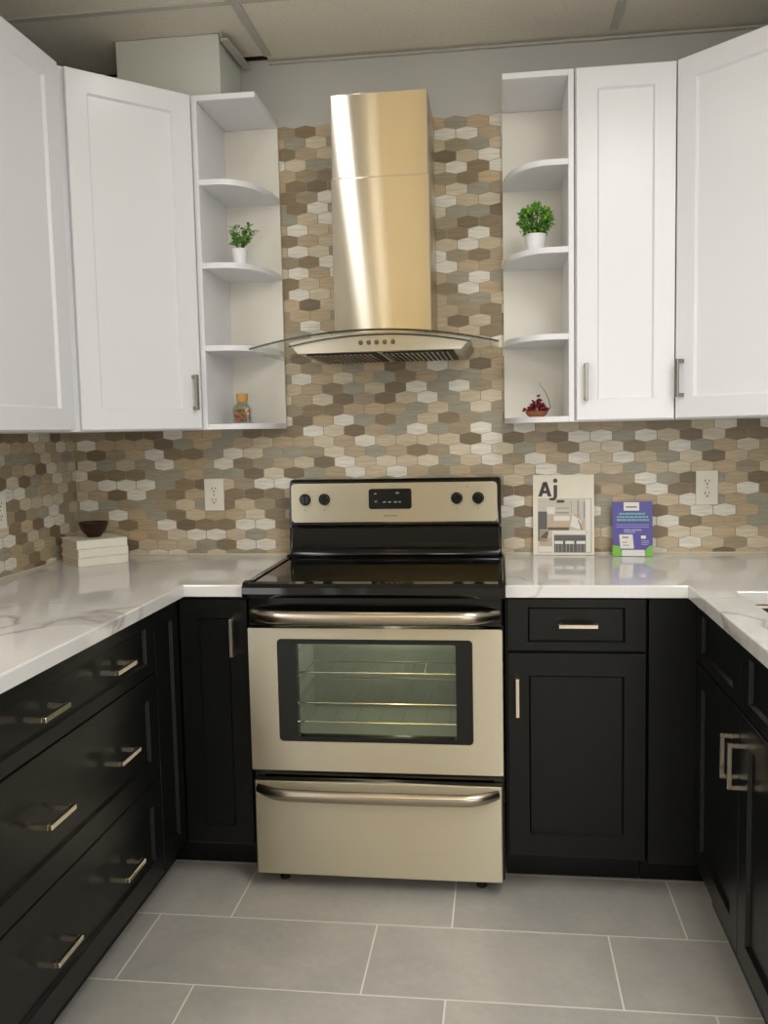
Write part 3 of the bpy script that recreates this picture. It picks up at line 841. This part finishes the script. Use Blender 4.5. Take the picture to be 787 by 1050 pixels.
for i in range(24):
    az = rnd.uniform(0, 2 * PI); sp = rnd.uniform(.05, .62); L = rnd.uniform(.055, .092)
    d0 = Vector((math.cos(az) * sp, math.sin(az) * sp, 1)).normalized()
    p0 = Vector((math.cos(az) * .008, math.sin(az) * .008, .042)); pts = [p0]
    for q in range(1, 5): pts.append(p0 + d0 * L * q / 4 + Vector((math.cos(az), math.sin(az), 0)) * .010 * (q / 4) ** 2)
    tube(bm, pts, .0008, 5)
    for q in range(5):
        for _ in range(2):
            pp_ = pts[min(4, max(2, q))] + Vector((rnd.uniform(-1, 1), rnd.uniform(-1, 1), rnd.uniform(-1, 1))) * .006
            a2 = rnd.uniform(0, 2 * PI)
            leaf(bl, pp_, Vector((math.cos(a2), math.sin(a2), rnd.uniform(.0, 1.0))), Vector((0, 0, 1)), rnd.uniform(.014, .024), rnd.uniform(.007, .011))
obj('stems', bm, M['stem'], r); obj('foliage', bl, M['leaf'], r)
r = empty('potted_plant', 'round clipped bushy plant in a white pot on the right open shelf', 'plant', (.506, -.245, zs))
pot(r, .027, .0335, .050)
bm = BM(); bl = BM()
c = Vector((0, 0, .094)); RB = .043
for i in range(95):
    d0 = Vector((rnd.gauss(0, 1), rnd.gauss(0, 1), rnd.gauss(0, 1) + .15)).normalized()
    p1 = c + d0 * RB * rnd.uniform(.75, 1.0)
    if p1.z < .054: p1.z = .054 + rnd.uniform(0, .012)
    tube(bm, [Vector((0, 0, .042)), Vector((0, 0, .042)).lerp(p1, .5) + Vector((0, 0, .004)), p1], .0007, 4)
    for _ in range(7):
        pp_ = p1 + Vector((rnd.uniform(-1, 1), rnd.uniform(-1, 1), rnd.uniform(-1, 1))) * .010
        dd = d0 + Vector((rnd.uniform(-1, 1), rnd.uniform(-1, 1), rnd.uniform(-.6, 1))) * .8
        leaf(bl, pp_, dd, Vector((rnd.uniform(-1, 1), rnd.uniform(-1, 1), 1)), rnd.uniform(.011, .019), rnd.uniform(.007, .011))
obj('stems', bm, M['stem'], r); obj('foliage', bl, M['leaf_ball'], r)

# ------------------------------------------------------------------ jar and flower boat on the bottom shelves
z0 = UB + .0185
r = empty('corked_jar', 'small square glass jar of dried flowers with a cork on the left shelf', 'jar', (-.470, -.215, z0), math.radians(8))
bm = BM()
def sq_ring(h, z): return [bm.verts.new((x, y, z)) for x, y in rrect(-h, h, -h, h, h * .35, 4)]
rings = [sq_ring(.027, .001), sq_ring(.030, .005), sq_ring(.030, .052), sq_ring(.024, .062), sq_ring(.019, .066), sq_ring(.019, .074), sq_ring(.0165, .074), sq_ring(.0165, .066), sq_ring(.0265, .052), sq_ring(.0265, .006), sq_ring(.024, .004)]
for a, b in zip(rings, rings[1:]):
    for t in range(len(a)): bm.faces.new((a[t], a[(t + 1) % len(a)], b[(t + 1) % len(a)], b[t]))
bm.faces.new(rings[0]); bm.faces.new(rings[-1])
obj('glass', bm, M['jar_glass'], r)
bm = BM(); box(bm, -.0255, .0255, -.0255, .0255, .0065, .050, .004, 2); obj('dried_flowers', bm, M['mixfill'], r)
bm = BM(); lathe(bm, [(.015, .068), (.0185, .0755), (.0205, .098), (.019, .1)], 0, 0, 0, 20); obj('cork', bm, M['cork'], r, smooth=40)
r = empty('flower_boat', 'small wooden boat dish of maroon petals with a bent twig on the right shelf', 'ornament', (.508, -.215, z0))
bm = BM(); rings = []
for z, a, b in ((.0005, .024, .013), (.008, .032, .018), (.019, .038, .022), (.019, .034, .018), (.010, .028, .014)):
    rings.append([bm.verts.new((a * math.cos(2 * PI * q / 24) * (1 + .0 * q), b * math.sin(2 * PI * q / 24), z)) for q in range(24)])
for a, b in zip(rings, rings[1:]):
    for t in range(24): bm.faces.new((a[t], a[(t + 1) % 24], b[(t + 1) % 24], b[t]))
bm.faces.new(rings[0]); bm.faces.new(rings[-1]); obj('dish', bm, M['boat_wood'], r, smooth=40)
bm = BM()
for i in range(170):
    u = rnd.uniform(-1, 1); h = rnd.random() ** 1.5
    x = -.004 + .037 * u * (1 - .75 * h) + .010 * h
    p = Vector((x, rnd.uniform(-.014, .014) * (1 - .6 * h), .017 + .058 * h * (1 - abs(u) * .5) * (.55 + .45 * rnd.random())))
    leaf(bm, p, Vector((rnd.uniform(-1, 1), rnd.uniform(-1, 1), rnd.uniform(-.2, 1))), Vector((rnd.uniform(-1, 1), rnd.uniform(-1, 1), 1)), rnd.uniform(.010, .018), rnd.uniform(.007, .012))
obj('petals', bm, M['boat_red'], r)
bm = BM(); tube(bm, [(.030, 0, .012), (.044, 0, .030), (.038, 0, .058), (.026, 0, .083), (.008, 0, .108)], [.0018, .002, .0018, .0014, .0008], 6); obj('twig', bm, M['twig'], r)

# ------------------------------------------------------------------ books and bowl in the left corner
S = .176; cen = Vector((-1.037, -.180)); th = .0295
lab = ('white square book at the bottom of the stack on the left worktop', 'white square book in the middle of the stack on the left worktop', 'white square book on top of the stack, under the wooden bowl')
for i in range(3):
    z = CT + .0006 + i * (th + .0006)
    dx = (0, .001, -.0005)[i]
    r = empty('book', lab[i], 'book', (cen.x + dx, cen.y, z), PI / 4 + (0, .012, -.01)[i], 'stack of white books')
    h = S / 2
    bm = BM()
    box(bm, -h, h, -h, h, 0, .0028, .0006); box(bm, -h, h, -h, h, th - .0028, th, .0006); box(bm, -h, h, -h, -h + .003, .0028, th - .0028)
    obj('cover', bm, M['cover'], r)
    bm = BM(); box(bm, -h + .004, h - .004, -h + .0035, h - .004, .0031, th - .0031); obj('pages', bm, M['page'], r)
bm = BM()
lathe(bm, [(.0225, 0), (.024, .003), (.041, .022), (.052, .050), (.0535, .053), (.050, .053), (.038, .024), (.020, .007), (.001, .006)], 0, 0, 0, 40)
o = obj('wooden_bowl', bm, M['bowl'], smooth=50)
o.location = (-1.036, -.178, CT + .0006 + 3 * (th + .0006) + .0004)
tag(o, 'small dark brown wooden bowl on top of the white books', 'bowl')

# ------------------------------------------------------------------ magazine and brochure
def leaning(r, ang):
    return Matrix.Rotation(ang, 4, 'X')      # negative leans back towards +y
INK = []                      # inks of the sheet being printed, slot 0 is the paper
def printed(name, mat, polys, layer, parent):
    if mat not in INK: INK.append(mat)
    for p in polys:
        f = sheet.faces.new([sheet.verts.new(LM @ Vector((x, -.0006 - .0001 * layer, z))) for x, z in [mz(*q) for q in p]]); f.material_index = INK.index(mat)
r = empty('magazine', 'white magazine with a large dark Aj_ title leaning on the tiles', 'magazine', (.605, -.035, CT + .0012), math.radians(-3))
LM = Matrix.Rotation(math.radians(-5.5), 4, 'X')
W, Hh = .208, .278
bm = BM(); box(bm, -W / 2, W / 2, 0, .005, 0, Hh, .0006); bmesh.ops.transform(bm, matrix=LM, verts=bm.verts); sheet = bm; INK[:] = ['paper']
mz = lambda px, pz: ((px - 395) / 597 * W, (818 - pz) / 735 * Hh)       # layout taken on the cover
def rc(a, b, c, d): return [(a, d), (c, d), (c, b), (a, b)]
printed('cover_photo', 'ph_grey', [rc(145, 300, 672, 800)], 1, r)
printed('photo_tan', 'ph_tan', [rc(240, 450, 560, 580), rc(160, 660, 290, 790), [(540, 590), (600, 590), (600, 470)], rc(150, 640, 240, 700)], 2, r)
printed('photo_pale', 'ph_white', [rc(230, 380, 310, 440), rc(610, 310, 655, 790), rc(150, 740, 285, 790), rc(285, 595, 625, 632), rc(285, 632, 302, 800), [(460, 560), (560, 585), (560, 500), (480, 450)], rc(300, 460, 455, 505)], 3, r)
printed('photo_mid', 'ph_mid', [rc(320, 385, 450, 395), rc(320, 425, 450, 440), rc(470, 320, 476, 440), rc(530, 320, 545, 470), rc(590, 330, 605, 480), rc(302, 632, 612, 690), rc(160, 590, 232, 640)], 3, r)
printed('photo_dark', 'ph_dark', [rc(145, 420, 235, 585), rc(302, 640, 612, 795), rc(145, 580, 160, 690)], 4, r)
printed('photo_brown', 'ph_brown', [rc(240, 565, 450, 592), [(160, 660), (235, 670), (250, 600), (230, 600)], [(570, 590), (580, 590), (545, 500), (535, 500)]], 4, r)
printed('photo_seats', 'ph_white', [rc(308, 690, 390, 718), rc(412, 690, 498, 718), rc(520, 690, 606, 718)], 5, r)
printed('photo_stools', 'ph_mid', [rc(x, 722, x + 8, 795) for x in (312, 340, 376, 418, 450, 486, 528, 556, 594)], 5, r)
obj('cover', sheet, [M[q] for q in INK], r)
sheet = BM(); INK[:] = ['ink']
printed('title_lettering', 'ink', [
    [(148, 282), (185, 282), (232, 148), (195, 148)], [(242, 282), (280, 282), (236, 148), (205, 148)], rc(190, 228, 245, 254),
    rc(300, 178, 335, 285), [(268, 318), (312, 318), (335, 285), (300, 285)], [(258, 296), (262, 318), (300, 318), (300, 296)],
    [(317 + 21 * math.cos(2 * PI * q / 16), 137 + 21 * math.sin(2 * PI * q / 16)) for q in range(16)],
    rc(330, 316, 405, 340)], 8, r)
obj('title_lettering', sheet, M['ink'], r)

r = empty('brochure_card', 'purple and green printed brochure card standing below the right outlet', 'brochure', (.832, -.075, CT + .0012), math.radians(-4))
LM = Matrix.Rotation(math.radians(-8), 4, 'X')
W2, H2 = .132, .186
bm = BM(); box(bm, -W2 / 2, W2 / 2, 0, .003, 0, H2, .0004); bmesh.ops.transform(bm, matrix=LM, verts=bm.verts); sheet = bm; INK[:] = ['purple']
mz = lambda px, pz: ((px - 362) / 520 * W2, (870 - pz) / 730 * H2)
printed('foot_strip', 'ph_white', [rc(225, 785, 520, 868)], 1, r)
printed('green_corners', 'lime', [[(103, 868), (225, 868), (215, 790), (190, 735), (103, 725)], [(620, 868), (520, 868), (530, 790), (575, 735), (620, 722)]], 2, r)
printed('header_label', 'ph_white', [rc(250, 150, 452, 262)], 2, r)
printed('header_print', 'ph_dark', [rc(280, 205, 420, 222)], 3, r)
rows_ = []
for z, a, b, gap in ((292, 190, 530, 7), (335, 160, 565, 8), (375, 160, 575, 8)):
    x = a
    while x < b:
        w = rnd.uniform(26, 60); rows_.append(rc(x, z, min(b, x + w), z + 24)); x += w + gap
printed('headline_print', 'pr_text', rows_, 2, r)
printed('rule_lines', 'pr_pale', [rc(155, 447, 575, 455), rc(155, 476, 575, 485), rc(250, 510, 340, 530), rc(350, 510, 480, 530), rc(250, 540, 400, 556)], 2, r)
printed('white_panel', 'ph_white', [[(190, 580), (205, 768), (380, 768), (365, 580)]], 3, r)
printed('panel_print', 'ph_brown', [rc(230, 612, 310, 628), rc(230, 680, 290, 690), rc(235, 720, 320, 728)], 4, r)
printed('small_mark', 'ph_white', [rc(472, 595, 535, 635)], 3, r)
printed('small_print', 'pr_pale', [rc(475, 660, 575, 672), rc(475, 685, 575, 697), rc(475, 710, 560, 720)], 3, r)
obj('card', sheet, [M[q] for q in INK], r)
bm = BM()                     # folded strut behind the card
quad(bm, (-.03, .006, .0005), (.03, .006, .0005), (.03, .022, .11), (-.03, .022, .11)); quad(bm, (-.03, .045, .0005), (.03, .045, .0005), (.03, .0225, .11), (-.03, .0225, .11))
obj('strut', bm, M['ph_white'], r)

# ------------------------------------------------------------------ lights
def area(name, loc, sx, sy, power, col, rot=(0, 0, 0), spread=None, shape='RECTANGLE'):
    l = bpy.data.lights.new(name, 'AREA'); l.shape = shape; l.size = sx; l.size_y = sy; l.energy = power; l.color = col
    if spread: l.spread = spread
    o = bpy.data.objects.new(name, l); C.objects.link(o); o.location = loc; o.rotation_euler = rot
    return o
cool = (1.0, .97, .93); warm = (1.0, .93, .80)
area('panel_fill_light', (-.32, -3.72, ZC - .04), .42, .10, 11, cool, (math.radians(-58), 0, 0))  # unseen lamp added to brighten the hung wood panel for its reflection
area('ceiling_light', (-.17, -1.6, ZC - .02), .04, .04, .3, cool, shape='DISK')  # small lamp added to draw the second pale stripe on the chimney
area('ceiling_light', (.95, -2.2, ZC - .02), .3, 1.2, 15, cool)
area('ceiling_light', (-1.7, -3.2, ZC - .02), .6, 1.2, 26, cool)
area('ceiling_light', (1.7, -3.2, ZC - .02), .6, 1.2, 24, cool)
area('ceiling_light', (.6, -5.4, ZC - .02), .6, 1.2, 26, warm)  # added to brighten the rear of the room as mirrored in the steel
area('ceiling_light', (-2.3, -5.2, ZC - .02), .6, 1.2, 22, cool)  # added to light the white strips on the rear wall
area('ceiling_light', (-.19, -.80, ZC - .02), .06, .06, 1.0, cool, shape='DISK')
pl = bpy.data.lights.new('oven_fill_light', 'POINT'); pl.energy = 1.7; pl.color = (1, .95, .82); pl.shadow_soft_size = .03  # fill light added inside the cavity to brighten the view through the oven door
po = bpy.data.objects.new('oven_fill_light', pl); C.objects.link(po); po.location = (RX, -.2, .80)
w = bpy.data.worlds.new('World'); bpy.context.scene.world = w; w.use_nodes = True
w.node_tree.nodes['Background'].inputs[0].default_value = (.86, .85, .83, 1); w.node_tree.nodes['Background'].inputs[1].default_value = 2.3

# ------------------------------------------------------------------ camera
f_px, cx, cy, cz, yaw, pitch, roll = 917.0729, .384801, -3.165153, 1.357501, -.128494, .088858, -.020903
fwd = Vector((math.sin(yaw) * math.cos(pitch), math.cos(yaw) * math.cos(pitch), -math.sin(pitch)))
right = Vector((math.cos(yaw), -math.sin(yaw), 0)); up = right.cross(fwd)
r2 = right * math.cos(roll) + up * math.sin(roll); u2 = -right * math.sin(roll) + up * math.cos(roll)
cam = bpy.data.cameras.new('camera'); co = bpy.data.objects.new('camera', cam); C.objects.link(co)
cam.sensor_fit = 'VERTICAL'; cam.sensor_height = 36.0; cam.lens = f_px / 1050 * 36.0; cam.clip_start = .05
m = Matrix((r2, u2, -fwd)).transposed().to_4x4(); m.translation = (cx, cy, cz)
co.matrix_world = m
sc = bpy.context.scene; sc.camera = co
sc.view_settings.view_transform = 'Standard'
sc.view_settings.look = 'None'
sc.view_settings.exposure = 0.45
sc.cycles.max_bounces = 8
